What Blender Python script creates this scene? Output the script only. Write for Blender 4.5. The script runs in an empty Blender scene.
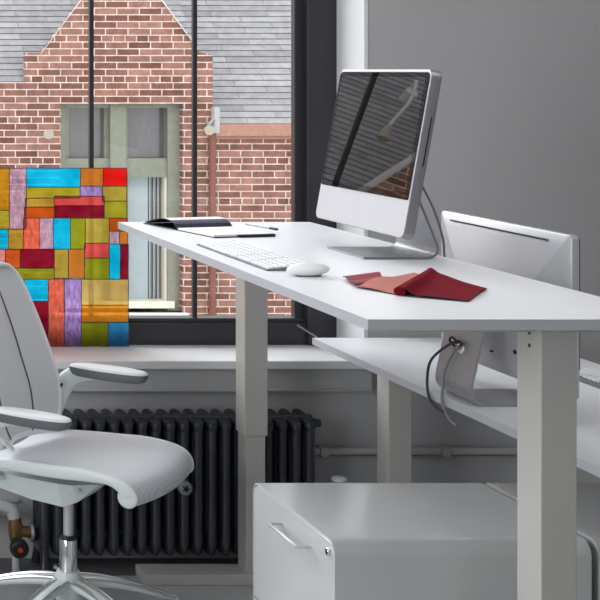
import bpy, bmesh, math, random
from mathutils import Vector, Matrix
random.seed(7)
C = bpy.context.scene.collection
S = bpy.context.scene
R = math.radians
# ------------------------------------------------------------------ camera, world, lights, exposure
CAM_Z = 1.738
cd = bpy.data.cameras.new('camera'); cam = bpy.data.objects.new('camera', cd); C.objects.link(cam)
cam.location = (0, 0, CAM_Z); cam.rotation_euler = (R(90), 0, 0)
cd.sensor_width = 36; cd.lens = 86.52; cd.shift_x = 0.9667; cd.shift_y = -0.3833; cd.clip_start = .05
S.camera = cam
S.view_settings.view_transform = 'Standard'; S.view_settings.look = 'None'
S.view_settings.gamma = 1; S.view_settings.use_curve_mapping = False
S.view_settings.exposure = 0.0
w = bpy.data.worlds.new('overcast_sky'); S.world = w; w.use_nodes = True
bg = w.node_tree.nodes['Background']; bg.inputs[0].default_value = (.95, .975, 1, 1); bg.inputs[1].default_value = 2.1
def area(name, loc, target, sx, sy, power, col):
    l = bpy.data.lights.new(name, 'AREA'); l.shape = 'RECTANGLE'; l.size = sx; l.size_y = sy
    l.energy = power; l.color = col
    o = bpy.data.objects.new(name, l); C.objects.link(o); o.location = loc
    o.rotation_euler = (Vector(target) - Vector(loc)).to_track_quat('-Z', 'Y').to_euler()
    return o
area('daylight_left_windows', (-2.35, 2.6, 1.75), (2, 3.4, 1.2), 3.4, 1.9, 135, (.96, .98, 1))
area('added_ceiling_fill', (1.8, 3.0, 3.12), (1.8, 3.0, 0), 2.2, 1.6, 24, (1, .98, .96))  # unseen fill lamp, added to brighten the room from above
sun = bpy.data.lights.new('bright_overcast_sky', 'SUN'); sun.energy = 3.8; sun.angle = R(50); sun.color = (.97, .985, 1)
so = bpy.data.objects.new('bright_overcast_sky', sun); C.objects.link(so); so.location = (-4, 20, 14)
so.rotation_euler = Vector((.42, -.75, -.55)).to_track_quat('-Z', 'Y').to_euler()
# ------------------------------------------------------------------ materials
def srgb(c):
    f = lambda v: (v/12.92 if v <= .04045 else ((v+.055)/1.055)**2.4)
    return tuple(f(v/255) for v in c) + (1,)
def mat(name, col, rough=.5, metal=0, spec=.5, coat=0, noise=0, nscale=20, bump=0, bscale=200, aniso=None):
    m = bpy.data.materials.new(name); m.use_nodes = True
    nt = m.node_tree; b = nt.nodes['Principled BSDF']
    b.inputs['Base Color'].default_value = srgb(col); b.inputs['Roughness'].default_value = rough
    b.inputs['Metallic'].default_value = metal; b.inputs['Specular IOR Level'].default_value = spec
    b.inputs['Coat Weight'].default_value = coat; b.inputs['Coat Roughness'].default_value = .05
    tc = nt.nodes.new('ShaderNodeTexCoord')
    n = nt.nodes.new('ShaderNodeTexNoise'); n.inputs['Scale'].default_value = nscale; n.inputs['Detail'].default_value = 4
    nt.links.new(tc.outputs['Object'], n.inputs['Vector'])
    k = noise if noise else .02
    mx = nt.nodes.new('ShaderNodeMix'); mx.data_type = 'RGBA'
    c = srgb(col)
    mx.inputs['A'].default_value = tuple(max(0, v*(1-k)) for v in c[:3]) + (1,)
    mx.inputs['B'].default_value = tuple(min(1, v*(1+k)) for v in c[:3]) + (1,)
    nt.links.new(n.outputs['Fac'], mx.inputs['Factor']); nt.links.new(mx.outputs['Result'], b.inputs['Base Color'])
    if bump:
        n2 = nt.nodes.new('ShaderNodeTexNoise'); n2.inputs['Scale'].default_value = bscale
        nt.links.new(tc.outputs['Object'], n2.inputs['Vector'])
        bp = nt.nodes.new('ShaderNodeBump'); bp.inputs['Strength'].default_value = bump; bp.inputs['Distance'].default_value = .002
        nt.links.new(n2.outputs['Fac'], bp.inputs['Height']); nt.links.new(bp.outputs['Normal'], b.inputs['Normal'])
    return m
def mesh_fabric(name, col, scale, direction='Z', depth=.35):
    m = mat(name, col, .6); nt = m.node_tree; b = nt.nodes['Principled BSDF']
    tc = nt.nodes.new('ShaderNodeTexCoord'); wv = nt.nodes.new('ShaderNodeTexWave')
    wv.bands_direction = direction; wv.inputs['Scale'].default_value = scale
    nt.links.new(tc.outputs['Object'], wv.inputs['Vector'])
    bp = nt.nodes.new('ShaderNodeBump'); bp.inputs['Strength'].default_value = depth; bp.inputs['Distance'].default_value = .003
    nt.links.new(wv.outputs['Fac'], bp.inputs['Height']); nt.links.new(bp.outputs['Normal'], b.inputs['Normal'])
    mx = nt.nodes.new('ShaderNodeMix'); mx.data_type = 'RGBA'
    c = srgb(col); mx.inputs['A'].default_value = tuple(v*.84 for v in c[:3]) + (1,); mx.inputs['B'].default_value = c
    nt.links.new(wv.outputs['Fac'], mx.inputs['Factor']); nt.links.new(mx.outputs['Result'], b.inputs['Base Color'])
    return m
def brick_mat(name, c1, c2, mortar, bw, rh, ms, off=(0, 0, 0), squash=1, sqf=1, vert=True, bump=.6, noise=.35, bias=0, rough=.9):
    m = bpy.data.materials.new(name); m.use_nodes = True; nt = m.node_tree; b = nt.nodes['Principled BSDF']
    b.inputs['Roughness'].default_value = rough; b.inputs['Specular IOR Level'].default_value = .2
    tc = nt.nodes.new('ShaderNodeTexCoord'); mp = nt.nodes.new('ShaderNodeMapping')
    mp.inputs['Location'].default_value = off
    if vert:
        sp = nt.nodes.new('ShaderNodeSeparateXYZ'); cb = nt.nodes.new('ShaderNodeCombineXYZ')
        nt.links.new(tc.outputs['Object'], sp.inputs[0]); nt.links.new(sp.outputs['X'], cb.inputs['X']); nt.links.new(sp.outputs['Z'], cb.inputs['Y'])
        nt.links.new(cb.outputs[0], mp.inputs['Vector'])
    else:
        nt.links.new(tc.outputs['Object'], mp.inputs['Vector'])
    br = nt.nodes.new('ShaderNodeTexBrick'); br.inputs['Scale'].default_value = 1
    br.inputs['Color1'].default_value = srgb(c1); br.inputs['Color2'].default_value = srgb(c2); br.inputs['Mortar'].default_value = srgb(mortar)
    br.inputs['Mortar Size'].default_value = ms; br.inputs['Mortar Smooth'].default_value = .3; br.inputs['Bias'].default_value = bias
    br.inputs['Brick Width'].default_value = bw; br.inputs['Row Height'].default_value = rh
    br.squash = squash; br.squash_frequency = sqf
    nt.links.new(mp.outputs[0], br.inputs['Vector'])
    n = nt.nodes.new('ShaderNodeTexNoise'); n.inputs['Scale'].default_value = 9; n.inputs['Detail'].default_value = 8; n.inputs['Roughness'].default_value = .7
    nt.links.new(tc.outputs['Object'], n.inputs['Vector'])
    rp = nt.nodes.new('ShaderNodeMapRange'); rp.inputs['From Min'].default_value = .3; rp.inputs['From Max'].default_value = .7
    rp.inputs['To Min'].default_value = 1-noise; rp.inputs['To Max'].default_value = 1+noise*.6
    nt.links.new(n.outputs['Fac'], rp.inputs['Value'])
    vm = nt.nodes.new('ShaderNodeVectorMath'); vm.operation = 'SCALE'
    nt.links.new(br.outputs['Color'], vm.inputs[0]); nt.links.new(rp.outputs['Result'], vm.inputs['Scale'])
    nt.links.new(vm.outputs[0], b.inputs['Base Color'])
    bp = nt.nodes.new('ShaderNodeBump'); bp.invert = True; bp.inputs['Strength'].default_value = bump; bp.inputs['Distance'].default_value = .01
    nt.links.new(br.outputs['Fac'], bp.inputs['Height']); nt.links.new(bp.outputs['Normal'], b.inputs['Normal'])
    return m
def glass_mat(name, tint=(1, 1, 1), ior=1.45, strength=1.0):
    m = bpy.data.materials.new(name); m.use_nodes = True; nt = m.node_tree
    for n in list(nt.nodes): nt.nodes.remove(n)
    o = nt.nodes.new('ShaderNodeOutputMaterial'); t = nt.nodes.new('ShaderNodeBsdfTransparent'); g = nt.nodes.new('ShaderNodeBsdfGlossy')
    t.inputs[0].default_value = tint + (1,); g.inputs['Roughness'].default_value = .01
    f = nt.nodes.new('ShaderNodeLayerWeight'); f.inputs['Blend'].default_value = .5
    pw = nt.nodes.new('ShaderNodeMath'); pw.operation = 'POWER'; pw.inputs[1].default_value = 5
    nt.links.new(f.outputs['Facing'], pw.inputs[0])
    r0 = ((ior-1)/(ior+1))**2
    md = nt.nodes.new('ShaderNodeMath'); md.operation = 'MULTIPLY_ADD'; md.inputs[1].default_value = 1-r0; md.inputs[2].default_value = r0
    nt.links.new(pw.outputs[0], md.inputs[0])
    mx = nt.nodes.new('ShaderNodeMixShader'); nt.links.new(md.outputs[0], mx.inputs[0])
    nt.links.new(t.outputs[0], mx.inputs[1]); nt.links.new(g.outputs[0], mx.inputs[2]); nt.links.new(mx.outputs[0], o.inputs[0])
    return m
def paint_mat(name, col, streak=0, see=.5):
    """translucent glass paint on clear acrylic"""
    m = bpy.data.materials.new(name); m.use_nodes = True; nt = m.node_tree
    for n in list(nt.nodes): nt.nodes.remove(n)
    o = nt.nodes.new('ShaderNodeOutputMaterial'); c = srgb(col)
    tc = nt.nodes.new('ShaderNodeTexCoord'); mp = nt.nodes.new('ShaderNodeMapping')
    mp.inputs['Scale'].default_value = (9, 9, 3) if streak else (1, 1, 1)
    n = nt.nodes.new('ShaderNodeTexNoise'); n.inputs['Scale'].default_value = 14; n.inputs['Detail'].default_value = 5
    nt.links.new(tc.outputs['Object'], mp.inputs[0]); nt.links.new(mp.outputs[0], n.inputs['Vector'])
    rp = nt.nodes.new('ShaderNodeMapRange'); rp.inputs['From Min'].default_value = .35; rp.inputs['From Max'].default_value = .65
    nt.links.new(n.outputs['Fac'], rp.inputs['Value'])
    mx = nt.nodes.new('ShaderNodeMix'); mx.data_type = 'RGBA'
    lo, hi = (.72, 1.25) if streak else (.85, 1.15)
    mx.inputs['A'].default_value = tuple(min(1, v*lo) for v in c[:3]) + (1,); mx.inputs['B'].default_value = tuple(min(1, v*hi+.012) for v in c[:3]) + (1,)
    nt.links.new(rp.outputs[0], mx.inputs['Factor'])
    tl = nt.nodes.new('ShaderNodeBsdfTranslucent'); tr = nt.nodes.new('ShaderNodeBsdfTransparent'); df = nt.nodes.new('ShaderNodeBsdfDiffuse')
    for s in (tl, tr, df): nt.links.new(mx.outputs['Result'], s.inputs[0])
    m1 = nt.nodes.new('ShaderNodeMixShader'); m1.inputs[0].default_value = .12
    nt.links.new(tl.outputs[0], m1.inputs[1]); nt.links.new(df.outputs[0], m1.inputs[2])
    m2 = nt.nodes.new('ShaderNodeMixShader'); m2.inputs[0].default_value = see
    nt.links.new(m1.outputs[0], m2.inputs[1]); nt.links.new(tr.outputs[0], m2.inputs[2]); nt.links.new(m2.outputs[0], o.inputs[0])
    return m
M = dict(
 wall=mat('grey_wall_paint', (178, 178, 179), .75, spec=.2, bump=.15, bscale=90, noise=.03, nscale=3),
 white_wall=mat('white_wall_paint', (226, 227, 229), .6),
 trimw=mat('white_trim_paint', (222, 223, 224), .35, bump=.1, bscale=60),
 floor=mat('pale_grey_floor', (178, 181, 182), .3, noise=.06, nscale=8),
 darkfloor=mat('dark_grey_floor_border', (96, 97, 99), .5, noise=.15),
 ceil=mat('ceiling_paint', (220, 220, 220), .8),
 laminate=mat('white_laminate', (226, 228, 232), .38, spec=.45, noise=.01),
 lam_edge=mat('grey_edge_band', (182, 184, 190), .4),
 steel=mat('warm_white_powder_coat', (185, 184, 179), .42, bump=.08, bscale=500),
 cabinet=mat('pale_grey_enamel', (196, 197, 197), .14, spec=.6, noise=.015),
 black=mat('black_window_metal', (44, 44, 48), .4, bump=.1, bscale=80),
 dark=mat('black_plastic', (18, 18, 19), .45),
 alu=mat('satin_aluminium', (192, 193, 197), .48, metal=.5),
 alu_shaded=mat('shaded_aluminium', (138, 138, 143), .42, metal=.7),  # same aluminium as the front, with shade put into its colour
 alud=mat('grey_aluminium', (158, 159, 163), .4, metal=.45),
 chrome=mat('chrome', (225, 226, 228), .1, metal=1),
 screen=mat('glossy_black_glass', (9, 8, 9), .02, spec=.32),
 display=mat('mirror_like_display', (21, 15, 15), .015, spec=.85),
 plastic=mat('white_plastic', (232, 233, 236), .28),
 kbase=mat('pale_grey_keyboard_tray', (98, 101, 108), .45),
 key=mat('white_keycap', (238, 239, 242), .4),
 shell=mat('white_chair_plastic', (214, 221, 220), .32),
 pad_top=mat('white_arm_pad', (220, 222, 224), .45), pad_under=mat('grey_arm_underside', (100, 103, 108), .5),
 rad=mat('black_enamelled_iron', (46, 49, 57), .28, spec=.6, bump=.15, bscale=120, noise=.2),
 brass=mat('dull_brass', (120, 96, 58), .4, metal=.6, noise=.3), redm=mat('red_cap', (190, 50, 40), .4),
 cable=mat('grey_cable', (120, 122, 126), .5), cabled=mat('dark_cable', (45, 46, 50), .5),
 paper=mat('white_paper', (236, 237, 242), .7), navy=mat('navy_leaf_slope', (42, 40, 66), .55), leather=mat('black_cover', (22, 22, 26), .45, bump=.3, bscale=300),
 crimson=mat('crimson_cloth', (112, 6, 28), .85, spec=.12, noise=.12, nscale=60, bump=.4, bscale=700),
 rose=mat('rose_cloth', (190, 126, 116), .85, spec=.12, noise=.1, nscale=60, bump=.4, bscale=700),
 clothdark=mat('dark_cloth_edge', (70, 22, 34), .8),
 mesh_back=mesh_fabric('white_mesh_back_fabric', (228, 229, 231), 95, 'Z'),
 mesh_seat=mesh_fabric('white_mesh_seat_fabric', (214, 218, 223), 70, 'X', .2),
 seam=mat('grey_seam_tape', (92, 96, 102), .6),
 brick=brick_mat('red_brick', (116, 76, 64), (168, 122, 108), (222, 203, 192), .225, .0678, .0068, off=(0, -1.544, 0), squash=.52, sqf=6, noise=.45),
 rowlock=mat('brick_ledge', (172, 128, 112), .9, noise=.25, nscale=30, bump=.4, bscale=60),
 slate=brick_mat('grey_slate', (140, 140, 143), (166, 165, 167), (122, 120, 124), .62, .0875, .0042, noise=.25, bias=.1, vert=False, bump=.6),
 stone=mat('pale_coping', (222, 220, 216), .7, noise=.15),
 green=mat('grey_green_window_paint', (130, 133, 117), .6, noise=.25, nscale=25),
 cream=mat('cream_sash_paint', (228, 222, 204), .5),
 blind=mat('pale_blue_blind', (168, 178, 182), .7, noise=.08),
 farglass=mat('mottled_dark_glass', (100, 95, 97), .15, spec=.8, noise=.25, nscale=40),  # mottled brownish grey panes
 pipe_brown=mat('brown_downpipe', (128, 74, 60), .6),
 lampglass=mat('flood_lamp_glass', (176, 170, 154), .5),
 ground=mat('pale_paving', (165, 163, 158), .9, noise=.15),
 glass=glass_mat('window_glass', (1, 1, 1), 1.5), acrylic=glass_mat('clear_acrylic', (.98, .99, .99), 1.2),
)
# ------------------------------------------------------------------ mesh helpers
class MB:
    def __init__(s): s.bm = bmesh.new(); s.mi = 0; s.smooth = []
    def _tag(s, faces, smooth):
        for f in faces: f.material_index = s.mi; f.smooth = smooth
        return s
    def box(s, x0, x1, y0, y1, z0, z1, bev=0, seg=2, T=None):
        n0 = set(s.bm.faces)
        vs = bmesh.ops.create_cube(s.bm, size=1)['verts']
        for v in vs:
            v.co = Vector(((x0+x1)/2 + v.co.x*(x1-x0), (y0+y1)/2 + v.co.y*(y1-y0), (z0+z1)/2 + v.co.z*(z1-z0)))
        if bev:
            es = list({e for v in vs for e in v.link_edges})
            bmesh.ops.bevel(s.bm, geom=es, offset=bev, segments=seg, affect='EDGES', profile=.5, clamp_overlap=True)
        nf = [f for f in s.bm.faces if f not in n0]
        if T is not None:
            for v in {v for f in nf for v in f.verts}: v.co = T @ v.co
        return s._tag(nf, seg > 2)
    def loft(s, loops, cap0=True, cap1=True, closed=True, smooth=True, T=None):
        rows = [[s.bm.verts.new(T @ Vector(p) if T is not None else Vector(p)) for p in L] for L in loops]
        fs = []; n = len(rows[0])
        for a, b in zip(rows, rows[1:]):
            for i in range(n if closed else n-1):
                j = (i+1) % n
                fs.append(s.bm.faces.new((a[i], a[j], b[j], b[i])))
        s._tag(fs, smooth)
        caps = []
        if cap0: caps.append(s.bm.faces.new(rows[0][::-1]))
        if cap1: caps.append(s.bm.faces.new(rows[-1]))
        s._tag(caps, False)
        return s
    def tube(s, pts, r, n=10, ry=None, caps=True, up=Vector((0, 0, 1))):
        pts = [Vector(p) for p in pts]; rs = r if isinstance(r, (list, tuple)) else [r]*len(pts)
        loops = []; prev = None
        for i, p in enumerate(pts):
            d = (pts[min(i+1, len(pts)-1)] - pts[max(i-1, 0)]).normalized()
            if prev is None:
                a = up if abs(d.dot(up)) < .95 else Vector((1, 0, 0))
                u = d.cross(a).normalized()
            else:
                u = (prev - d*prev.dot(d)).normalized()
            prev = u; v = d.cross(u)
            k = ry if ry else 1
            loops.append([p + u*math.cos(2*math.pi*q/n)*rs[i] + v*math.sin(2*math.pi*q/n)*rs[i]*k for q in range(n)])
        return s.loft(loops, caps, caps)
    def cyl(s, p0, p1, r, n=24): return s.tube([p0, p1], r, n)
    def ell(s, c, rx, ry, rz, T=None, u=20, v=12):
        n0 = set(s.bm.faces)
        vs = bmesh.ops.create_uvsphere(s.bm, u_segments=u, v_segments=v, radius=1)['verts']
        for q in vs:
            p = Vector((c[0]+q.co.x*rx, c[1]+q.co.y*ry, c[2]+q.co.z*rz)); q.co = T @ p if T is not None else p
        return s._tag([f for f in s.bm.faces if f not in n0], True)
    def prism(s, poly, a0, a1, axis='y', smooth=False):
        """poly of 2-D points extruded along an axis"""
        def P(p, a): return {'x': (a, p[0], p[1]), 'y': (p[0], a, p[1]), 'z': (p[0], p[1], a)}[axis]
        return s.loft([[P(p, a0) for p in poly], [P(p, a1) for p in poly]], smooth=smooth)
    def quad(s, *p): 
        return s._tag([s.bm.faces.new([s.bm.verts.new(Vector(q)) for q in p])], False)
def catmull(pts, n=8):
    pts = [Vector(p) for p in pts]; P = [pts[0]*2-pts[1]] + pts + [pts[-1]*2-pts[-2]]; out = []
    for i in range(1, len(P)-2):
        for k in range(n):
            t = k/n; a, b, c, d = P[i-1:i+3]
            out.append(.5*((2*b) + (c-a)*t + (2*a-5*b+4*c-d)*t*t + (3*b-a-3*c+d)*t**3))
    return out + [pts[-1]]
def rrect(w, h, r, n=6, x0=0, y0=0, rb=None):
    """rounded rectangle loop centred on x0, bottom at y0"""
    rb = r if rb is None else rb; out = []
    for cx, cy, a, q in ((w/2, 0, -90, rb), (w/2, h, 0, r), (-w/2, h, 90, r), (-w/2, 0, 180, rb)):
        sx = 1 if cx > 0 else -1; sy = -1 if cy > 0 else 1
        for k in range(n+1):
            t = R(a + 90*k/n); out.append((x0 + cx - sx*q + q*math.cos(t), y0 + cy + sy*q + q*math.sin(t)))
    return out
MATW = {}
def thing(name, label, cat, loc=(0, 0, 0), rotz=0, group=None, local=False):
    o = bpy.data.objects.new(name, None); C.objects.link(o); o.empty_display_size = .05
    o.location = loc; o.rotation_euler = (0, 0, rotz); o['label'] = label; o['category'] = cat
    if group: o['group'] = group
    MATW[o.name] = Matrix.Identity(4) if local else (Matrix.Translation(loc) @ Matrix.Rotation(rotz, 4, 'Z')).inverted()
    return o
def obj(name, mb, m, parent=None, label=None):
    bmesh.ops.recalc_face_normals(mb.bm, faces=mb.bm.faces)
    for e in mb.bm.edges:
        lf = e.link_faces
        if len(lf) == 2 and (not lf[0].smooth or not lf[1].smooth or lf[0].normal.angle(lf[1].normal, 0) > R(50)): e.smooth = False
    me = bpy.data.meshes.new(name); mb.bm.to_mesh(me); mb.bm.free();
    for q in (m if isinstance(m, (list, tuple)) else [m]): me.materials.append(q)
    o = bpy.data.objects.new(name, me); C.objects.link(o)
    if parent is not None:
        o.parent = parent; X = MATW[parent.name]; MATW[o.name] = X
        if not all(abs(X[i][j] - (i == j)) < 1e-9 for i in range(4) for j in range(4)): me.transform(X)
    if label: o['label'] = label
    return o
def single(name, mb, m, label, cat, group=None, kind=None):
    # a thing that is one mesh: origin at the base centre
    me_o = obj(name, mb, m)
    vs = [v.co for v in me_o.data.vertices]
    b = Vector(((min(v.x for v in vs)+max(v.x for v in vs))/2, (min(v.y for v in vs)+max(v.y for v in vs))/2, min(v.z for v in vs)))
    me_o.data.transform(Matrix.Translation(-b)); me_o.location = b
    me_o['label'] = label; me_o['category'] = cat
    if group: me_o['group'] = group
    if kind: me_o['kind'] = kind
    return me_o
def struct(name, mb, m, parent=None, label=None):
    o = obj(name, mb, m, parent, label)
    if parent is None: o['kind'] = 'structure'
    MATW[o.name] = Matrix.Identity(4)
    return o
# ------------------------------------------------------------------ room shell
WY = 5.13; GY = 5.41; SILL = .714
struct('floor', MB().box(-2.6, 4.4, -1.6, 5.5, -.1, 0), M['floor'])
struct('trim_6', MB().box(-2.4, 4.2, 4.955, WY, 0, .002), M['darkfloor'], None, 'dark floor border along the wall')
struct('ceiling', MB().box(-2.6, 4.4, -1.6, 5.5, 3.2, 3.3), M['ceil'])
wf = MB(); wf.box(2.30, 4.2, WY, 5.5, 0, 3.2); wf.box(-2.4, -1.1, WY, 5.5, 0, 3.2)
wf.box(-1.1, 2.30, WY, 5.5, 0, .684); wf.box(-1.1, 2.30, WY, 5.5, 2.9, 3.2)
struct('wall_front', wf, M['wall'])
struct('wall_right', MB().box(4.2, 4.4, -1.4, 5.5, 0, 3.2), M['wall'])
struct('wall_left', MB().box(-2.6, -2.4, -1.4, 5.5, 0, 3.2), M['white_wall'])
struct('wall_back', MB().box(-2.6, 4.4, -1.6, -1.4, 0, 3.2), M['white_wall'])
rv = MB(); rv.box(2.290, 2.303, WY-.004, 5.37, SILL, 2.9)
struct('trim_1', rv, M['white_wall'], None, 'white painted window reveal')
sl = MB(); sl.box(-1.1, 2.34, 5.075, 5.44, .684, SILL, .004)
struct('trim_2', sl, M['trimw'], None, 'white window sill board')
ap = MB(); ap.box(-1.1, 2.31, 5.105, WY+.01, .605, .684, .003); ap.box(-1.1, 2.31, 5.099, WY+.01, .600, .609, .003)
struct('trim_3', ap, M['wall'], None, 'painted apron under the window sill')
# window: frame with slim mullions and panes
fr = MB()
fr.box(-1.1, 2.30, 5.37, 5.46, SILL, .795, .002); fr.box(-1.1, 2.30, 5.385, 5.45, .795, .811, .002)
fr.box(2.185, 2.30, 5.355, 5.43, SILL, 2.9, .002); fr.box(2.150, 2.19, 5.395, 5.43, SILL, 2.9, .002)
fr.box(-1.1, -1.02, 5.37, 5.46, SILL, 2.9); fr.box(-1.1, 2.30, 5.37, 5.46, 2.82, 2.9)
MX = [1.778 - .387*i for i in range(8)]
for x in MX: fr.box(x-.0075, x+.0075, 5.395, 5.415, .8, 2.83)
win = struct('window_1', fr, M['black'])
edges = [-1.05] + MX[::-1] + [2.16]
for a, b in zip(edges, edges[1:]):
    if b - a > .05: struct('window_pane', MB().box(a+.0, b, GY, GY+.004, .80, 2.83), M['glass'], win)
struct('latch', MB().tube([(2.145, 5.36, .79), (2.20, 5.345, .755), (2.205, 5.33, .75)], .0035, 8), M['alud'], win, 'slim grey window stay')
# service pipes on the wall
rc = MB(); rc.cyl((2.075, 5.105, .388), (4.1, 5.105, .388), .014, 12); rc.box(2.12, 2.15, 5.085, 5.13, .37, .405, .004); rc.box(2.55, 2.58, 5.085, 5.13, .37, .405, .004)
rc.box(2.075, 4.1, 5.115, 5.13, .362, .368)
struct('trim_4', rc, M['wall'], None, 'painted pipe run along the wall')
rl = MB(); rl.cyl((-2.3, 5.10, .17), (1.06, 5.10, .17), .013, 12); rl.box(-2.3, 1.06, 5.115, 5.13, .205, .215)
struct('trim_5', rl, M['wall'], None, 'painted pipe run low on the wall')
# ------------------------------------------------------------------ outside: brick building with slate roof
BY = 14.4
def bx(px): return (px+280)/100
def bz(py): return 1.738-(py-70)/100
bld = thing('brick_building', 'red brick building with steep gables and a grey slate roof outside the window', 'building', (3.4, BY, -4))
wl = MB()
ox0, ox1, oz0, oz1 = bx(60), bx(182), bz(312), bz(104)
gtop = [(bx(25), bz(82)), (bx(25), bz(53)), (bx(41), bz(53)), (bx(121), bz(-52)), (bx(199), bz(52)), (bx(212), bz(55)), (bx(212), bz(124))]
# lower wall around the window opening, then the gable above it
wl.box(-9, ox0, BY, BY+.35, -4, bz(124)); wl.box(ox1, 12, BY, BY+.35, -4, bz(124)); wl.box(ox0, ox1, BY, BY+.35, -4, oz0)
wl.box(-9, bx(25), BY, BY+.35, bz(124), bz(82)); wl.box(bx(25), ox0, BY, BY+.35, bz(124), bz(104)); wl.box(ox1, bx(212), BY, BY+.35, bz(124), bz(104))
wl.prism([(bx(25), oz1), (bx(25), bz(53)), (bx(41), bz(53)), (bx(121), bz(-52)), (bx(199), bz(52)), (bx(212), bz(55)), (bx(212), oz1)], BY, BY+.09)
obj('brick_wall', wl, M['brick'], bld)
# the twin gable further left
g2 = MB(); g2.prism([(-6.4, 1.6), (-6.4, 1.9), (-4.4, 4.47), (-2.48, 1.96), (-2.3, 1.6)], BY-.25, BY-.20)
obj('brick_gable', g2, M['brick'], bld)
cp = MB(); cp.tube([(-2.35, BY-.28, 1.79), (-4.4, BY-.28, 4.47)], .034, 6); cp.tube([(-6.5, BY-.28, 1.77), (-4.4, BY-.28, 4.47)], .034, 6)
obj('gable_coping', cp, M['stone'], bld)
cp = MB(); cp.tube([(bx(40), BY-.01, bz(54)), (bx(121), BY-.01, bz(-54))], .004, 6); cp.tube([(bx(197), BY-.01, bz(49)), (bx(121), BY-.01, bz(-54))], .006, 6)
obj('verge_strip', cp, M['stone'], bld)
ld = MB(); ld.box(bx(212), 12, BY-.09, BY+.02, bz(136), bz(124), .01); ld.box(bx(212), 12, BY-.05, BY+.02, bz(139), bz(136), .005)
obj('brick_ledge', ld, M['rowlock'], bld)
def roof2(x0, x1, zb, n, yb, pitch=45):
    mb = MB(); e = .0875; prof = []
    for k in range(n):
        prof += [(k*e, .007), ((k+1)*e-.001, .0)]
    prof = [(0, -.05)] + prof + [(n*e, -.05)]
    mb.loft([[(x, p[0], p[1]) for p in prof] for x in (x0, x1)], smooth=False)
    o = obj('slate_roof', mb, M['slate'])
    o.parent = bld; o.location = Vector((0, yb, zb)) - bld.location; o.rotation_euler = (R(pitch), 0, 0)
    return o
roof2(-9, bx(206), bz(82), 64, BY+.02)
roof2(bx(205), 12, bz(124), 69, BY-.02)
# building's window
wn = MB(); d = BY+.10
wn.box(ox0, ox1, d+.14, d+.2, oz0, oz1)
fw = obj('window', wn, M['farglass'], bld)
f = MB()
f.box(ox0-.01, bx(67), d-.004, d+.15, oz0, oz1+.01); f.box(bx(170), ox1+.01, d-.004, d+.15, oz0, oz1+.01); f.box(ox0, ox1, d, d+.16, bz(108), oz1+.008)
f.box(bx(112), bx(128), d-.02, d+.16, oz0, oz1-.002); f.box(ox0, ox1, d+.02, d+.16, bz(178), bz(159))
f.box(bx(67), bx(72), d+.06, d+.16, oz0, oz1); f.box(bx(108), bx(112), d+.06, d+.16, oz0, oz1); f.box(bx(128), bx(132), d+.06, d+.16, oz0, oz1)
obj('window_frame', f, M['green'], fw)
f = MB(); f.box(bx(168), bx(173), d+.03, d+.15, bz(303), bz(178)); f.box(bx(67), bx(176), d-.04, d+.15, bz(309), bz(302)); f.box(bx(173.5), bx(175), d+.03, d+.15, bz(303), bz(178))
obj('lower_sash', f, M['cream'], fw)
f = MB(); f.box(bx(131), bx(154), d+.125, d+.135, bz(302), bz(178)); f.box(bx(74), bx(108), d+.125, d+.135, bz(302), bz(178))
for k in range(3): f.box(bx(155+k*4.2), bx(156+k*4.2), d+.11, d+.13, bz(302), bz(178))
obj('blind', f, M['blind'], fw)
f = MB(); f.box(ox0-.05, ox1+.05, BY-.06, d+.1, oz0-.07, oz0, .01); obj('window_ledge', f, M['stone'], fw)
dp = MB(); dp.cyl((bx(210), BY-.05, bz(700)), (bx(210), BY-.05, bz(134)), .033, 12); obj('downpipe', dp, M['pipe_brown'], bld)
def flood(px, py, lab, box):
    fl = thing('flood_lamp', lab, 'outdoor lamp', (bx(px), BY, bz(py+8)), group=None)
    q = MB(); q.cyl((bx(px), BY-.001, bz(py)), (bx(px), BY-.09, bz(py)), .022, 12)
    if box: q.box(bx(px+5), bx(px+11), BY-.10, BY-.001, bz(py+4), bz(py-22), .01); q.tube([(bx(px), BY-.06, bz(py-3)), (bx(px+4), BY-.12, bz(py-11)), (bx(px+8), BY-.06, bz(py-9))], .014, 8)
    obj('bracket', q, M['wall'], fl)
    q = MB(); q.tube([(bx(px), BY-.08, bz(py)), (bx(px-1), BY-.13, bz(py)), (bx(px-1.4), BY-.16, bz(py+.5))], [.025, .042, .05], 16); obj('lamp_head', q, M['lampglass'], fl)
flood(205, 129, 'pale floodlight on the brick wall at the lower corner of the right slate roof', True)
flood(46, 133, 'small pale wall lamp on the bricks left of the outside window', False)
# swing-arm lamp on the left roof, mirrored in the glossy screen
gl = thing('gooseneck_lamp', 'swan-neck yard lamp fixed on the slate roof, seen mirrored in the screen', 'outdoor lamp', (-3.64, 16.15, 3.40))
q = MB(); q.tube(catmull([(-3.64, 16.2, 3.40), (-3.62, 16.05, 3.62), (-3.47, 15.7, 3.34), (-3.24, 15.4, 3.04), (-3.16, 15.3, 2.93)], 6), .018, 8); q.cyl((-3.64, 16.22, 3.36), (-3.64, 16.1, 3.50), .07, 14); obj('neck', q, M['stone'], gl)
q = MB(); q.tube([(-3.18, 15.32, 2.96), (-3.15, 15.28, 2.88), (-3.13, 15.25, 2.80)], [.025, .05, .06], 14); obj('lamp_head', q, M['lampglass'], gl)
single('ground', MB().box(-14, 18, 5.9, 40, -4.2, -4), M['ground'], 'pale paved yard below the brick building', 'ground', kind='structure')
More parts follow.
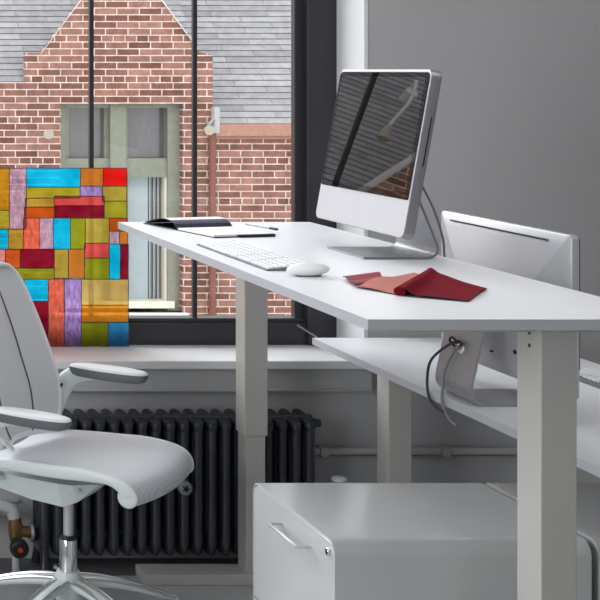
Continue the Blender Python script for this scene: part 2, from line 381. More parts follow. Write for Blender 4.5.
# ------------------------------------------------------------------ painted acrylic panel on the sill
PY = 5.325
pl = thing('painted_panel', 'clear acrylic panel painted in bright coloured rectangles, leaning on the black window frame', 'artwork', (1.2, PY, SILL))
def ax(px): return (px+280)*PY/1442
def az(py): return 1.738-(py-70)*PY/1442
cols = dict(amber=(205, 150, 30), mauve=(196, 160, 182), cyan=(10, 195, 245), ob=(205, 120, 40), red=(255, 25, 20), ol=(176, 165, 40), lav=(176, 140, 205),
 kh=(192, 165, 65), oc=(190, 152, 55), sal=(228, 84, 78), crim=(140, 10, 40), rust=(205, 92, 25), salm=(240, 110, 85), og=(150, 152, 25), blue=(60, 150, 210), tan=(205, 172, 98), org=(225, 140, 35), pink=(225, 150, 150))
streaky = {'mauve', 'lav', 'salm'}
cells = '''-30 168 9 210 amber;9 168 26 229 mauve;26 168 80 187 cyan;80 168 103 186 ob;103 168 126.5 186 red;26 187 80 198 ol;80 186 102 196 lav;102 186 126.5 201 kh
25 198 54 207 oc;54 196 104 205.5 sal;54 205.5 104 218 crim;104 201 126.5 218 ol;24 207 54 218 rust;-30 210 9 229 ol;-30 229 8 249 cyan;8 229 23 249 oc;23 218 39 249 salm
39 218 53 249 mauve;53 218 70 249 cyan;70 218 85 249 og;85 218 109 243 kh;109 218 127 231 rust;109 231 119 244 mauve;119 231 127 244 ob;84 243 109 258 sal;109 244 120 279 cyan;120 244 128 279 crim
-30 249 5 268 pink;5 249 20 268 rust;20 249 54 268 crim;54 249 68 278 kh;68 249 84 278 ob;84 258 109 279 og;-5 268 54 279 og;-30 268 -5 301 oc;-5 279 24 301 kh;24 279 48 301 cyan
48 279 64 346 salm;64 279 81 346 lav;81 279 128 305 tan;30 301 48 346 crim;-30 301 30 322 salm;81 305 128 322 org;81 322 108 346 og;108 322 128.5 346 blue;-30 322 10 346 mauve;10 322 30 346 ob
-70 168 -30 200 red;-70 200 -30 240 og;-70 240 -50 300 cyan;-50 240 -30 300 lav;-70 300 -30 346 tan'''.replace('\n', ';').split(';')
names = list(cols); pmats = [paint_mat('glass_paint_'+n, cols[n], n in streaky) for n in names]
pc = MB(); ol = MB(); fy = PY-.0035
def jit(x, z):   # hand-painted wobble, the same for shared corners
    h = math.sin(x*91.7+z*57.3)*43758.5; k = (h-math.floor(h)-.5)*.007
    h = math.sin(x*37.1+z*113.9)*24634.6; l = (h-math.floor(h)-.5)*.006
    return k, l
for cstr in cells:
    a, b, c_, d_, n = cstr.split(); a, b, c_, d_ = ax(float(a)), az(float(b)), ax(float(c_)), az(float(d_))
    pc.mi = names.index(n); pc.quad((a, fy, d_), (c_, fy, d_), (c_, fy, b), (a, fy, b))
    P = [(a, d_), (c_, d_), (c_, b), (a, b)]
    for i in range(4):
        p, q = P[i], P[(i+1) % 4]; n_ = 6; pts = []
        for k in range(n_+1):
            t = k/n_; x = p[0]+(q[0]-p[0])*t; z = p[1]+(q[1]-p[1])*t; e = math.sin(t*math.pi)
            j = jit(round(x, 3), round(z, 3)); pts.append((x+j[0]*.25*e, fy-.0012, z+j[1]*.25*e))
        ol.tube(pts, .0014, 4)
sh = MB(); sh.box(ax(-70), ax(128.3), PY-.003, PY+.003, SILL+.001, az(168), .001); obj('acrylic_sheet', sh, M['acrylic'], pl)
obj('painted_cells', pc, pmats, pl); obj('outlines', ol, mat('dark_outline_paint', (62, 30, 40), .6), pl)
# ------------------------------------------------------------------ radiator
rad = thing('radiator', 'black cast-iron column radiator against the wall under the window sill', 'radiator', (1.58, 5.04, 0))
def section(cx):
    s = MB()
    for yy, r in ((4.983, .0165), (5.035, .0155), (5.086, .0165)):
        s.tube([(cx, yy, .10), (cx, yy, .13), (cx, yy, .5), (cx, yy, .522)], [r*1.1, r, r, r*1.1], 12)
    L = []
    for z, k, e in ((.488, .55, 0), (.503, .9, 0), (.518, 1.0, 0), (.527, .93, .002), (.531, .70, .004)):
        L.append([(cx+.0215*k*(abs(math.cos(a))**.6)*(1 if math.cos(a) > 0 else -1), 5.035+(.048+.024*k)*(abs(math.sin(a))**.6)*(1 if math.sin(a) > 0 else -1), z+.010*math.sin(a)) for a in [2*math.pi*i/20 for i in range(20)]])
    s.loft(L)
    L = []
    for z, k in ((.058, .30), (.061, .6), (.072, .88), (.092, 1.0), (.108, .9), (.122, .6)):
        L.append([(cx+.0205*k*math.cos(a), 5.035+(.040+.030*k)*(abs(math.sin(a))**.6)*(1 if math.sin(a) > 0 else -1), z) for a in [2*math.pi*i/20 for i in range(20)]])
    s.loft(L)
    for z in (.515, .118): s.cyl((cx-.0245, 5.035, z), (cx+.0245, 5.035, z), .022, 14)
    return s
x = 1.12; k = 0
while x < 2.05:
    obj('radiator_section', section(x), M['rad'], rad); x += .0483; k += 1
RX = x - .0483
for fx in (1.12, RX):
    obj('foot', MB().tube([(fx, 4.985, .1), (fx, 4.975, .05), (fx, 4.965, .0)], [.016, .014, .022], 10), M['rad'], rad)
    obj('foot', MB().tube([(fx, 5.085, .1), (fx, 5.09, .05), (fx, 5.095, .0)], [.016, .014, .022], 10), M['rad'], rad)
s = MB(); s.tube([(RX+.02, 5.0, .515), (RX+.042, 5.0, .515)], [.016, .014], 12); obj('end_plug', s, M['rad'], rad)
s = MB(); cxv, czv = (185+280)*4.955/1442, 1.738-(488-70)*4.955/1442
s.tube([(cxv, 4.97, czv), (cxv, 4.948, czv), (cxv, 4.944, czv)], [.0235, .0235, .018], 20)
vv = obj('vent_disc', s, M['alud'], rad, 'round grey metal disc')
s = MB(); s.cyl((cxv, 4.944, czv), (cxv, 4.938, czv), .008, 6)
for i in range(5):
    a = R(72*i); s.cyl((cxv, 4.942, czv), (cxv+.014*math.cos(a), 4.942, czv+.014*math.sin(a)), .002, 5)
obj('screw', s, M['dark'], vv)
# valve at left foot of the radiator
vz = 1.738-(547-70)*4.93/1442
vt = thing('radiator_valve', 'brass radiator valve with a black round handwheel and red centre, left of the radiator', 'valve', (1.02, 4.99, 0))
s = MB(); s.tube(catmull([(1.085, 5.0, .135), (1.05, 4.995, .14), (1.025, 4.995, .145)], 4), .02, 12); s.tube([(1.025, 4.995, .105), (1.025, 4.995, .145), (1.02, 4.995, .19)], [.02, .027, .021], 12)
obj('valve_body', s, M['brass'], vt)
s = MB(); s.cyl((1.075, 5.0, .135), (1.086, 5.0, .135), .034, 6); obj('union_nut', s, M['alud'], vt)
s = MB(); s.tube([(1.02, 4.995, .11), (1.02, 4.94, vz+.005), (1.02, 4.925, vz+.002), (1.02, 4.905, vz)], [.014, .016, .032, .032], 16); s.tube([(1.02, 4.905, vz), (1.02, 4.897, vz)], [.032, .024], 16)
hw = obj('handwheel', s, M['dark'], vt)
s = MB(); s.cyl((1.02, 4.897, vz), (1.02, 4.893, vz), .009, 12); obj('cap', s, M['redm'], hw)
s = MB(); s.tube(catmull([(1.02, 4.995, .185), (1.01, 5.0, .215), (.96, 5.01, .225), (.86, 5.02, .2)], 5), .022, 12); s.cyl((1.025, 4.995, .105), (1.025, 4.995, .0), .014, 12)
obj('supply_pipe', s, M['wall'], vt)
pv = thing('pipe_cap', 'white domed cap on a short floor pipe right of the radiator', 'pipe', (2.13, 4.96, 0))
s = MB(); s.cyl((2.13, 4.96, 0), (2.13, 4.96, .325), .012, 12); obj('riser', s, M['wall'], pv)
s = MB(); s.ell((2.13, 4.96, .33), .027, .027, .012); obj('cap', s, M['trimw'], pv)
# ------------------------------------------------------------------ desks
def desk(label, x0, x1, y0, y1, z, lx, fx0, fx1, group, open_low, skew=0):
    t = thing('standing_desk', label, 'desk', ((x0+x1)/2, (y0+y1)/2, 0), group=group)
    s = MB(); s.prism([(x0+skew, y0), (x1, y0), (x1, y1), (x0, y1)], z-.023, z, 'z')
    top = obj('tabletop', s, [M['laminate'], M['lam_edge']], t)
    for p in top.data.polygons:
        if abs(p.normal.z) < .5: p.material_index = 1
    for ya, yb in ((y0+.055, y0+.15), (y1-.15, y1-.063)):
        s = MB(); s.box(lx-.039, lx+.039, ya, yb, open_low, z-.023, .0025)
        if abs(ya-y0-.055) < .01:
            for zz in (z-.046, z-.074): s.mi = 1; s.cyl((lx-.0385, ya+.045, zz), (lx-.0398, ya+.045, zz), .0045, 10); s.mi = 0
        lg = obj('leg', s, [M['steel'], M['dark']], t)
        s = MB(); s.box(lx-.033, lx+.033, ya+.006, yb-.006, .03, open_low+.01, .002); obj('inner_column', s, M['steel'], lg)
        s = MB(); s.box(fx0, fx1, ya-.02, yb+.005, 0, .036, .003)
        obj('foot', s, M['steel'], t)
        s = MB(); s.box(x0+.07, x1-.07, (ya+yb)/2-.02, (ya+yb)/2+.02, z-.042, z-.023, .001); obj('cross_bracket', s, M['steel'], lg)
    s = MB(); s.box(lx-.02, lx+.02, y0+.14, y1-.14, z-.050, z-.023, .001); obj('beam', s, M['steel'], t)
    return t
d1 = desk('tall white standing desk with square steel legs, holding the keyboard and red cloth', 1.388, 2.058, 3.064, 5.03, 1.208, 1.815, 1.432, 2.05, None, .499, -.011)
s = MB(); s.box(1.856, 1.862, 3.14, 3.17, 1.05, 1.185); s.box(1.856, 1.860, 3.13, 3.18, 1.025, 1.07, .001); obj('cable_clip', s, M['dark'], d1)
d2 = desk('lower white desk behind the tall desk, under the monitor seen from the back', 2.066, 2.79, 3.064, 5.03, .804, 2.302, 2.075, 2.75, None, .22)
s = MB(); s.box(2.215, 2.262, 4.89, 4.93, .75, .78, .002); obj('screw_bracket', s, M['alud'], d2)
# ------------------------------------------------------------------ cabinets
def cabinet(label, X0, Y0, Y1, H, L):
    t = thing('file_cabinet', label, 'cabinet', (X0+L/2, (Y0+Y1)/2, 0), group=None)
    W = Y1-Y0; r = .035; yc = (Y0+Y1)/2
    prof = lambda off, z0, z1, rr, rb: rrect(W-2*off, z1-z0, rr, 8, yc, z0, rb)
    s = MB()
    ring = [prof(0, .05, H, r, .008), prof(.0025, .05+.0025, H-.0025, r-.002, .006)]
    P = lambda a, L_: [(a, p[0], p[1]) for p in L_]
    s.loft([P(X0+L, ring[0]), P(X0+.0012, ring[0]), P(X0, ring[1]), P(X0+.0006, prof(.0045, .0545, H-.0045, r-.004, .004)), P(X0+.012, prof(.0045, .0545, H-.0045, r-.004, .004))])
    body = obj('body', s, M['cabinet'], t)
    zs = [(.056, .33), (.334, H-.006)]
    for i, (a, b) in enumerate(zs):
        s = MB(); rr = .030 if i == 1 else .004
        s.loft([P(X0+.014, prof(.006, a, b, rr, .004)), P(X0+.003, prof(.006, a, b, rr, .004)), P(X0+.001, prof(.0085, a+.0025, b-.0025, max(rr-.0025, .002), .003))])
        dr = obj('drawer', s, M['cabinet'], t)
        hz = b-.049; s = MB(); ya, yb = yc-.12, yc+.058
        s.tube([(X0+.003, yb, hz), (X0-.030, yb, hz), (X0-.034, yb-.004, hz), (X0-.034, ya+.004, hz), (X0-.030, ya, hz), (X0+.003, ya, hz)], .0042, 10)
        obj('handle', s, M['cabinet'], dr)
    s = MB(); s.tube([(X0+.003, Y0+.030, H-.031), (X0-.004, Y0+.030, H-.031), (X0-.006, Y0+.030, H-.031)], [.010, .010, .008], 20)
    lk = obj('lock', s, M['chrome'], t)
    s = MB(); s.box(X0-.0075, X0-.005, Y0+.0285, Y0+.0315, H-.037, H-.026); obj('keyhole', s, M['dark'], lk)
    for xx in (X0+.06, X0+L-.06):
        for yy in (Y0+.06, Y1-.06): obj('glide', MB().cyl((xx, yy, 0), (xx, yy, .052), .022, 14), M['dark'], t)
    return t
cabinet('pale grey metal file cabinet with wire pull handle and chrome lock, below the tall desk', 1.424, 3.342, 3.855, .643, .596)
cb2 = cabinet('grey metal cabinet close against the right side of the cabinet with the wire pull', 2.039, 3.342, 3.855, .643, .596)
# turn the second one so that its drawers face the other side
cb2.rotation_euler.z = math.pi
# ------------------------------------------------------------------ computers
def frame_matrix(o, tilt, face=-1):
    s_, c_ = math.sin(tilt), math.cos(tilt)
    n = Vector((face*c_, 0, s_)); v = Vector((-face*s_, 0, c_)); u = v.cross(n)
    m = Matrix.Identity(4)
    for i in range(3): m[i][0], m[i][1], m[i][2], m[i][3] = u[i], v[i], n[i], o[i]
    return m
def chassis(T, w_, h, th, r, bulge):
    L = lambda off, z: [(p[0], p[1], z) for p in rrect(w_-2*off, h-2*off, max(r-off, .004), 8, 0, off)]
    s = MB()
    s.loft([L(.004, 0), L(.001, -.0005), L(0, -.002), L(0, -th), L(.004, -th-.003), L(.04, -th-bulge*.28), L(.10, -th-bulge*.66), L(.19, -th-bulge)], T=T)
    return s
# on the tall desk
T1 = frame_matrix((1.832, 4.155, 1.285), R(10), -1)
m1 = thing('desktop_computer', 'silver all-in-one computer with glossy black screen on the tall desk', 'computer', (1.95, 4.155, 1.208))
ch = obj('monitor_housing', chassis(T1, .572, .462, .028, .022, .02), [M['alu'], M['alu_shaded']], m1)
for p in ch.data.polygons:  # all but the front takes the darker tone, shade painted as colour
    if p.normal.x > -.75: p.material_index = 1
s = MB(); gl_ = [(p[0], p[1]) for p in rrect(.558, .350, .016, 6, 0, .104, .008)]
s.loft([[(p[0], p[1], -.001) for p in gl_], [(p[0], p[1], .002) for p in gl_]], T=T1)
scr = obj('screen', s, M['screen'], m1, 'glossy black screen')
s = MB(); s.box(-.262, .262, .122, .440, .0015, .0024, T=T1); obj('display_area', s, M['display'], scr)
s = MB(); s.box(.2855, .2868, .20, .335, -.021, -.018, T=T1); obj('disc_slot', s, M['dark'], ch)
def strip(path, y0, y1, th, hole=None):
    """bent sheet of constant thickness following a path in XZ"""
    p = [Vector((a, 0, b)) for a, b in path]; s = MB(); L1 = []; 
    n = len(p); off = []
    for i in range(n):
        d = (p[min(i+1, n-1)]-p[max(i-1, 0)]).normalized(); off.append(Vector((-d.z, 0, d.x)))
    outer = [p[i]+off[i]*th/2 for i in range(n)]; inner = [p[i]-off[i]*th/2 for i in range(n)]
    loops = [[(outer[i].x, y0, outer[i].z), (outer[i].x, y1, outer[i].z), (inner[i].x, y1, inner[i].z), (inner[i].x, y0, inner[i].z)] for i in range(n)]
    return s.loft(loops, smooth=False)
def bend(a, c, b, n=8, t=.35):
    """path a -> c -> b with a rounded corner"""
    a, b, c = Vector(a), Vector(b), Vector(c); la = (a-c).normalized()*t; lb = (b-c).normalized()*t
    out = [tuple(a)]
    for k in range(n+1):
        q = k/n; P = (c+la)*(1-q)**2 + c*2*q*(1-q) + (c+lb)*q*q; out.append(tuple(P))
    return out + [tuple(b)]
s = strip(bend((1.80, 1.2115), (2.022, 1.2115), (1.905, 1.50), t=.05), 4.035, 4.275, .006)
st = obj('stand', s, [M['alud'], M['alu_shaded']], m1)
for p in st.data.polygons:  # shade on the stand's edges, painted with the darker tone
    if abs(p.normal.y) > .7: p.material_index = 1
s = MB(); s.tube(catmull([(1.955, 4.02, 1.42), (1.985, 4.01, 1.35), (2.035, 4.06, 1.265), (2.054, 4.09, 1.216), (2.0625, 4.10, 1.18), (2.0625, 4.11, 1.0)], 8), .003, 8)
single('power_cable', s, M['cable'], 'thin grey cable hanging behind the silver computer on the tall desk', 'cable')
# on the low desk, seen from the back
T2 = frame_matrix((2.242, 4.10, .877), R(0), 1)
m2 = thing('desktop_computer', 'silver all-in-one computer seen from the back on the lower desk by the grey wall', 'computer', (2.23, 4.1, .804))
ch2 = obj('monitor_housing', chassis(T2, .68, .429, .020, .014, .034), M['alu'], m2)
s = MB(); g_ = rrect(.676, .35, .014, 6, 0, .077, .004)
s.loft([[(p[0], p[1], -.001) for p in g_], [(p[0], p[1], .002) for p in g_]], T=T2); obj('screen', s, M['screen'], m2, 'black screen facing away')
# vent slot: u axis direction from far to near
far = Vector((0, 0, 0)); s = MB()
uu = -1 if (T2 @ Vector((1, 0, 0))).y > 4.095 else 1     # local x sign that points to the camera
s.box(min(uu*-.27, uu*.245), max(uu*-.27, uu*.245), .4045, .4085, -.0300, -.0235, T=T2); obj('vent_slot', s, M['dark'], ch2)
for yy, zz, r_ in ((4.12, .935, .003), (3.995, .957, .006)): obj('back_screw', MB().cyl((2.222, yy, zz), (2.2, yy, zz), r_, 10), M['dark'], ch2)
s = strip(bend((2.31, .8075), (2.074, .8075), (2.15, 1.16), t=.06), 3.998, 4.195, .007)
st2 = obj('stand', s, M['alud'], m2)
s = MB(); s.ell((2.101, 4.09, .945), .0035, .020, .024, T=None); obj('cable_hole_ring', s, M['plastic'], st2)
for i, (pts, mm, lab) in enumerate((
    ([(2.10, 4.085, .968), (2.085, 4.12, .955), (2.06, 4.175, .90), (2.0575, 4.195, .84), (2.0555, 4.18, .79), (2.058, 4.14, .768), (2.0615, 4.10, .765)], 'cabled', 'dark cable looping from the rear-facing computer over the lower desk edge'),
    ([(2.10, 4.07, .968), (2.08, 4.085, .94), (2.066, 4.11, .88), (2.058, 4.11, .81), (2.0565, 4.10, .78), (2.058, 4.06, .750), (2.0605, 4.03, .745)], 'cable', 'light grey cable dropping from the rear-facing computer over the lower desk edge'))):
    single('power_cable', MB().tube(catmull(pts, 8), .0038, 8), M[mm], lab, 'cable')
s = MB(); s.tube(catmull([(2.095, 4.11, .95), (2.085, 4.12, .965), (2.085, 4.105, .978), (2.09, 4.085, .965), (2.085, 4.075, .975), (2.09, 4.065, .965), (2.09, 4.105, .942)], 5), .003, 6)
obj('cable_tie', s, M['dark'], st2)
# keyboards
def keyboard(label, x0, x1, y0, y1, z, flip, key_gap=.006):
    t = thing('keyboard', label, 'keyboard', ((x0+x1)/2, (y0+y1)/2, z))
    W, L = x1-x0, y1-y0; rise = .012
    def T_(x, y, h):
        f = (x-x0)/W if not flip else (x1-x)/W
        return (x, y, z+.004+rise*f+h)
    s = MB(); top = [T_(x0, y0, 0), T_(x1, y0, 0), T_(x1, y1, 0), T_(x0, y1, 0)]
    s.loft([[(p[0], p[1], z+.0005) for p in top], top, ], smooth=False)
    b = obj('base', s, M['kbase'], t)
    rows = 6; nk = 21; pw = (W-.008)/rows; pl_ = (L-.012)/nk
    for r_ in range(rows):
        xa = x0+.004+r_*pw; fr_ = (r_ if not flip else rows-1-r_)
        s = MB(); j = 0
        while j < nk:
            span = 1
            if fr_ == 0 and j == 12: span = 5
            elif fr_ in (1, 2) and j in (0, 19): span = 2
            if j in ((16, 6) if fr_ < 6 else ()): 
                if span == 1: j += 0
            ya = y0+.006+j*pl_; yb = ya+pl_*span-key_gap
            gap = .006 if j in (5, 9) else 0
            kk = [T_(xa+.0022, ya+gap, .0045), T_(xa+pw-.0028, ya+gap, .0045), T_(xa+pw-.0028, yb, .0045), T_(xa+.0022, yb, .0045)]
            kb = [(p[0], p[1], p[2]-.0045) for p in kk]
            s.loft([kb, kk], smooth=False); j += span
        obj('key_row', s, M['key'], t)
    return t
keyboard('long white keyboard on the tall desk beside the white mouse', 1.441, 1.566, 3.802, 4.36, 1.208, False)
keyboard('white keyboard on the lower desk, partly hidden by the steel leg', 2.575, 2.70, 4.11, 4.60, .804, True)
# mouse
ms = thing('computer_mouse', 'white oval mouse on the tall desk at the keyboard end', 'mouse', (1.513, 3.71, 1.208))
s = MB(); loops = []
for k in range(15):
    f_ = R(-52+141.5*k/14); q = math.cos(f_); z = 1.2245+(.019 if f_ > 0 else .0165)*math.sin(f_)
    loops.append([(1.513+.055*q*math.cos(a_), 3.71+.031*q*math.sin(a_), z+.002*math.cos(a_)*q) for a_ in [2*math.pi*i/32 for i in range(32)]])
s.loft(loops); obj('shell', s, M['plastic'], ms)
s = MB(); s.loft([[(1.513+a*math.cos(R(i*15)), 3.71+b*math.sin(R(i*15)), z) for i in range(24)] for a, b, z in ((.030, .016, 1.208), (.036, .021, 1.2125))]); obj('base', s, M['alud'], ms)
# notebook
nb = thing('notebook', 'open black notebook with white pages at the window end of the tall desk', 'notebook', (1.59, 4.78, 1.208), R(13), local=True)
s = MB(); s.box(-.085, .125, -.225, .215, 0, .003, .001); obj('cover', s, M['leather'], nb)
def page_block(yfun, y0, y1, n, x0, x1, zb):
    s = MB(); loops = []
    for k in range(n+1):
        t = k/n; y = y0+(y1-y0)*t; h = yfun(t)
        loops.append([(x0, y, zb), (x1, y, zb), (x1, y, zb+h), (x0, y, zb+h)])
    return s.loft(loops, smooth=False)
obj('pages', page_block(lambda t: .006+.008*math.sin(min(1, t*1.0)*math.pi)*.5, -.215, -.004, 10, -.082, .12, .003), M['paper'], nb)
s = MB(); N = 14; A = []; B = []
for k in range(N+1):
    t = k/N; y = .0+.205*t; z = .004+.028*math.sin(math.pi*t**.75)**.9*(1-.25*t); A.append((y, z)); B.append((y, z+.0035))
prof = A + B[::-1]
s.loft([[(x_, p[0], p[1]) for p in prof] for x_ in (-.083, .123)], smooth=False)
fp = obj('raised_leaf', s, [M['leather'], M['navy'], M['paper']], nb)
for p in fp.data.polygons:  # white on the far part, navy towards the spine, black elsewhere
    c = p.center
    if p.normal.z > .3 and c.y > .05: p.material_index = 2
    elif p.normal.z > 0 and abs(p.normal.x) < .5 and c.y <= .05: p.material_index = 1
s = MB(); s.box(.0, .127, -.232, -.2165, 0, .009, .001); obj('elastic_edge', s, M['dark'], nb)
pn = thing('pen', 'slim dark pen lying across the open notebook page', 'pen', (1.77, 4.72, 1.222), R(-76), local=True)
s = MB(); s.tube([(-.085, 0, .004), (-.08, 0, .004), (.05, 0, .004), (.06, 0, .004)], [.0015, .0035, .0035, .002], 10); obj('barrel', s, M['alud'], pn)
s = MB(); s.tube([(.05, 0, .004), (.085, 0, .004), (.09, 0, .004)], [.0045, .0045, .003], 10); obj('cap', s, M['dark'], pn)
# cloth: two folded layers with curled folds
def coons(c, nx, ny, hf, th):
    """quad patch c = four corners (x, y); hf(u, v) height over desk"""
    s = MB(); g = []
    for j in range(ny+1):
        row = []
        for i in range(nx+1):
            u, v = i/nx, j/ny
            x = (c[0][0]*(1-u)+c[1][0]*u)*(1-v)+(c[3][0]*(1-u)+c[2][0]*u)*v
            y = (c[0][1]*(1-u)+c[1][1]*u)*(1-v)+(c[3][1]*(1-u)+c[2][1]*u)*v
            h = hf(u, v); row.append((x, y, 1.2085+h))
        g.append(row)
    top = [[s.bm.verts.new((x, y, z+th)) for x, y, z in r] for r in g]; bot = [[s.bm.verts.new((x, y, z)) for x, y, z in r] for r in g]
    fs = []
    for j in range(ny):
        for i in range(nx):
            fs.append(s.bm.faces.new((top[j][i], top[j][i+1], top[j+1][i+1], top[j+1][i])))
            fs.append(s.bm.faces.new((bot[j+1][i], bot[j+1][i+1], bot[j][i+1], bot[j][i])))
    s._tag(fs, True); s.mi = 1; sd = []
    for i in range(nx):
        sd.append(s.bm.faces.new((top[0][i+1], top[0][i], bot[0][i], bot[0][i+1]))); sd.append(s.bm.faces.new((top[ny][i], top[ny][i+1], bot[ny][i+1], bot[ny][i])))
    for j in range(ny):
        sd.append(s.bm.faces.new((top[j][0], top[j+1][0], bot[j+1][0], bot[j][0]))); sd.append(s.bm.faces.new((top[j+1][nx], top[j][nx], bot[j][nx], bot[j+1][nx])))
    s._tag(sd, False)
    return s
clo = thing('folded_cloth', 'folded crimson cloth with rose underside near the front of the tall desk', 'cloth', (1.72, 3.5, 1.208))
sA = coons([(1.546, 3.50), (1.600, 3.375), (1.835, 3.66), (1.80, 3.74)], 16, 10, lambda u, v: .009*math.sin(math.pi*min(1, v*1.6))*(.4+.6*(1-u)) + .002*math.sin(6*u+3*v)+.002, .002)
obj('rose_layer', sA, [M['rose'], M['clothdark']], clo, 'rose coloured layer')
s = coons([(1.572, 3.64), (1.546, 3.50), (1.66, 3.60), (1.70, 3.72)], 10, 8, lambda u, v: .007+.003*math.sin(u*9), .002)
obj('rose_corner', s, [mat('pale_rose_cloth', (150, 62, 72), .8, noise=.15, nscale=80), M['clothdark']], clo, 'darker rose corner')
def hB(u, v):
    return .003+.017*math.exp(-((u-.05)/.10)**2)*(1-.3*v) + .005*v*math.exp(-((u-.2)/.25)**2) + .0022*math.sin(7*v+4*u)
s = coons([(1.592, 3.375), (1.708, 3.29), (1.852, 3.482), (1.824, 3.715)], 22, 16, hB, .0022)
obj('crimson_layer', s, [M['crimson'], M['clothdark']], clo, 'crimson layer with a stitched hem')
s = MB(); N = 20; loops = []
for k in range(N+1):
    t = k/N; c0 = Vector((1.594+(1.822-1.594)*t, 3.382+(3.705-3.382)*t, 1.2085+.011-.001*t)); r = .0105-.003*t
    nrm = Vector((-.323, .228, 0)).normalized()*-1
    loops.append([c0 + nrm*-math.cos(a)*r*1.3*(-1) + Vector((0, 0, math.sin(a)*r)) for a in [2*math.pi*i/12 for i in range(12)]])
s.loft(loops); obj('rolled_fold', s, M['crimson'], clo)
# ------------------------------------------------------------------ office chair
ct = thing('office_chair', 'white mesh office chair with padded arms and chrome base beside the tall desk', 'chair', (1.08, 4.47, 0), R(-38), local=True)
# base
s = MB(); s.tube([(0, 0, .10), (0, 0, .125), (0, 0, .165), (0, 0, .188)], [.040, .047, .042, .034], 24); hub = obj('hub', s, M['shell'], ct)
s = MB(); s.tube([(0, 0, .178), (0, 0, .284), (0, 0, .288)], [.0272, .0272, .025], 28); obj('gas_sleeve', s, M['chrome'], ct)
s = MB(); s.tube([(0, 0, .286), (0, 0, .298)], [.027, .020], 20); obj('collar', s, M['dark'], ct)
s = MB(); s.cyl((0, 0, .29), (0, 0, .415), .0155, 20); obj('piston', s, M['alu'], ct)
for k in range(5):
    a = R(10+72*k+38)
    d = Vector((math.cos(a), math.sin(a), 0)); n = Vector((-d.y, d.x, 0))
    s = MB(); loops = []
    for i in range(13):
        t = i/12; c = d*(.03+.33*t); z = .168-.085*t**1.6; wd = .026-.010*t; hh = .034-.016*t
        loops.append([c+n*wd*math.cos(q)+Vector((0, 0, z+hh*.5*math.sin(q)-hh*.5)) for q in [2*math.pi*j/12 for j in range(12)]])
    s.loft(loops); lg = obj('base_leg', s, M['shell'], ct)
    for sg in (-1, 1):
        s = MB(); s.tube([d*(.04+.31*i/12)+n*sg*(.022-.009*i/12)+Vector((0, 0, .170-.086*(i/12)**1.6-.004)) for i in range(13)], .0055, 8); obj('chrome_rail', s, M['chrome'], lg, 'chrome rail')
    cpos = d*.345
    s = MB()
    for sg in (-1, 1):
        e = cpos+n*.012*sg; s.tube([e+Vector((0, 0, .029))-n*.007, e+Vector((0, 0, .029))+n*.007], .029, 18)
    s.cyl(cpos+Vector((0, 0, .03)), cpos+Vector((0, 0, .075)), .008, 10)
    obj('caster', s, M['dark'], lg)
# under-seat pan
s = MB()
def pan(x, w_, zt, zb): return [(x, -w_, zt), (x, w_, zt), (x, w_*.7, zb), (x, -w_*.7, zb)]
s.loft([pan(-.24, .12, .488, .436), pan(-.08, .13, .488, .414), pan(.02, .12, .486, .407), pan(.06, .10, .483, .425), pan(.12, .05, .485, .478)], smooth=False)
obj('seat_pan', s, M['shell'], ct)
s = MB(); s.cyl((.075, -.085, .468), (.075, -.09, .468), .006, 10); obj('pan_screw', s, M['alud'], ct)
# seat: dished sheet with a rolled waterfall front
NX, NY = 44, 24
sp = [(-.20, .543), (-.12, .549), (-.03, .557), (.06, .563), (.14, .569), (.20, .569), (.25, .564), (.287, .551), (.308, .528), (.311, .505), (.301, .490)]
SP = catmull([Vector((a, 0, b)) for a, b in sp], 4)
def seat_pt(i, v):
    p = SP[i]; t = i/(len(SP)-1); e = abs(v)
    hw = .236*(1-.10*max(0, 1-t*2.2)**2)
    if t > .5: hw -= .022*((t-.5)/.5)**1.8
    dish = (.012*e**3 - .006*(1-e*e))*(1-t)
    # the front edge bows forward in the middle
    x = p.x + .022*(1-e*e)*max(0, t-.4)/.6 - .012*e**4*max(0, t-.5)
    return Vector((x, v*hw, p.z+dish))
top = [[seat_pt(i, -1+2*j/NY) for j in range(NY+1)] for i in range(len(SP))]
def shell_grid(s, top, thick, m0=0):
    T = [[s.bm.verts.new(p) for p in r] for r in top]; Bv = [[s.bm.verts.new(p+Vector(thick(p))) for p in r] for r in top]
    n, m = len(T)-1, len(T[0])-1; fs = []
    for i in range(n):
        for j in range(m):
            fs.append(s.bm.faces.new((T[i][j], T[i+1][j], T[i+1][j+1], T[i][j+1]))); fs.append(s.bm.faces.new((Bv[i][j+1], Bv[i+1][j+1], Bv[i+1][j], Bv[i][j])))
    for i in range(n):
        fs.append(s.bm.faces.new((T[i+1][0], T[i][0], Bv[i][0], Bv[i+1][0]))); fs.append(s.bm.faces.new((T[i][m], T[i+1][m], Bv[i+1][m], Bv[i][m])))
    for j in range(m):
        fs.append(s.bm.faces.new((T[0][j], T[0][j+1], Bv[0][j+1], Bv[0][j]))); fs.append(s.bm.faces.new((T[n][j+1], T[n][j], Bv[n][j], Bv[n][j+1])))
    return s._tag(fs, True)
s = MB(); shell_grid(s, top, lambda p: (-.010*max(0, p.x-.15)/.15, 0, -.010+.006*max(0, p.x-.2)/.1)); obj('seat', s, M['mesh_seat'], ct)
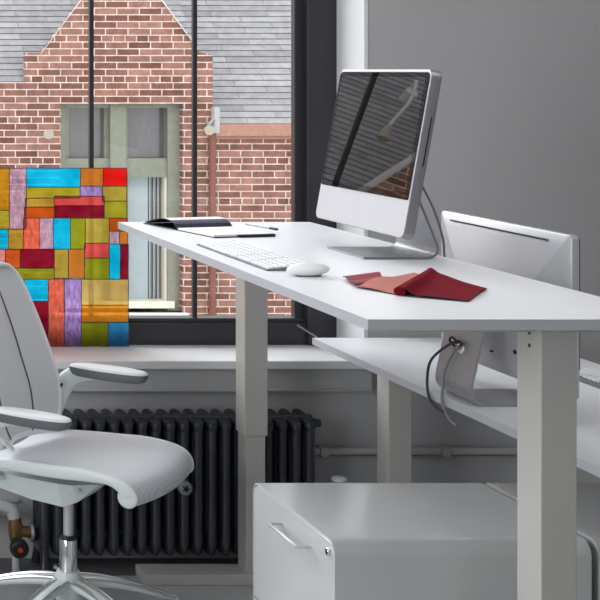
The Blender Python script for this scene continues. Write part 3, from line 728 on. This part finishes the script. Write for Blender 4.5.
# moulded rim along the sides, filled out to a lobe at the front
for sg in (-1, 1):
    s = MB(); loops = []; n = len(SP)-1
    for i in range(n-5):
        t = i/n; p = seat_pt(i, sg); q = SP[i+1]-SP[max(i-1, 0)]; q.normalize()
        nrm = Vector((q.z, 0, -q.x)); hh = .013 + .007*math.sin(min(1, t/.6)*math.pi) + .026*max(0, (t-.55)/.45)
        c = p+nrm*(hh*.82)
        loops.append([c+Vector((0, math.cos(a)*.009, 0))+nrm*(-math.sin(a)*hh) for a in [2*math.pi*j/14 for j in range(14)]])
    s.loft(loops); s.ell(c, hh*1.0, .0092, hh*1.0); obj('seat_rim', s, M['shell'], ct)
# back
prof = [(.575, -.115, .150), (.61, -.12, .195), (.65, -.127, .222), (.717, -.140, .236), (.80, -.165, .232), (.90, -.20, .222), (1.0, -.242, .213), (1.05, -.266, .203), (1.085, -.281, .172), (1.098, -.286, .13)]
pr = catmull([Vector(p) for p in prof], 4)
grid = []
for p in pr:
    row = []
    for j in range(25):
        v = -1+2*j/24; row.append(Vector((p.y-.055*(1-v*v)*(1-.35*max(0, (p.x-.8)/.3)), v*p.z, p.x+.012*(1-v*v)*max(0, (p.x-.95)/.15))))
    grid.append(row)
s = MB(); shell_grid(s, grid, lambda p: (-.006, 0, 0)); bk = obj('backrest', s, M['mesh_back'], ct)
s = MB()
edge = [g[-1] for g in grid] + [g for g in grid[-1][::-1]][1:] + [g[0] for g in grid[::-1]][1:]
s.tube([e+Vector((-.003, 0, 0)) for e in edge], .0075, 8); s.tube([g+Vector((-.003, 0, 0)) for g in grid[0]], .009, 8)
obj('back_frame', s, M['plastic'], ct)
for sg in (-1, 1):
    s = MB(); pts = []
    for i, p in enumerate(pr):
        v = sg*(.47-.06*((p.x-.575)/.52)); w_ = p.x
        pts.append(Vector((p.y-.055*(1-v*v)*(1-.35*max(0, (w_-.8)/.3))+.002, v*p.z, w_)))
    s.tube(pts, .0026, 6); obj('seam', s, M['seam'], bk, 'dark grey vertical seam')
# spine joining pan and back
s = MB(); s.tube(catmull([(-.16, 0, .46), (-.23, 0, .49), (-.245, 0, .60), (-.265, 0, .72)], 6), .018, 12); obj('spine', s, M['shell'], ct)
# arms
for sg, pz, sx in ((1, .767, 0), (-1, .712, -.032)):
    s = MB(); y = sg*.252
    pts = catmull([(-.18, sg*.10, .475), (-.19, sg*.17, .50), (-.175+sx, sg*.205, .556), (-.146+sx, y, pz-.10), (-.112+sx, y, pz-.045), (-.06+sx, y, pz-.022), (.02+sx, y, pz-.017)], 5)
    n = len(pts); s.tube(pts, [.030+.004*math.sin(i/n*math.pi) - (.020*max(0, (i-n*.66)/(n*.34))) for i in range(n)], 14, ry=.5)
    ar = obj('arm', s, M['shell'], ct)
    s = MB(); s.tube([Vector((-.150+sx, y-.0185, pz-.092)), Vector((-.128+sx, y-.0185, pz-.058))], .004, 6)
    obj('arm_slot', s, M['dark'], ar)
    def padloop(z, k):
        o_ = []
        for i in range(36):
            a = 2*math.pi*i/36; cx_ = math.cos(a); sy_ = math.sin(a)
            X = (abs(cx_)**.75)*(1 if cx_ > 0 else -1)*.131*k; Y = (abs(sy_)**.7)*(1 if sy_ > 0 else -1)*.040*(k if k < 1 else 1)*(1-.18*(cx_ < 0)*abs(cx_))
            o_.append((.022+sx+X, y+Y, z))
        return o_
    s = MB(); s.loft([padloop(pz-.026, .84), padloop(pz-.022, .93), padloop(pz-.010, .99), padloop(pz+.002, 1.0)]); pu = obj('arm_pad', s, M['pad_under'], ar)
    s = MB(); s.loft([padloop(pz+.002, 1.0), padloop(pz+.007, .975), padloop(pz+.010, .90), padloop(pz+.0125, .76), padloop(pz+.0135, .5)]); obj('pad_cover', s, M['pad_top'], ar)
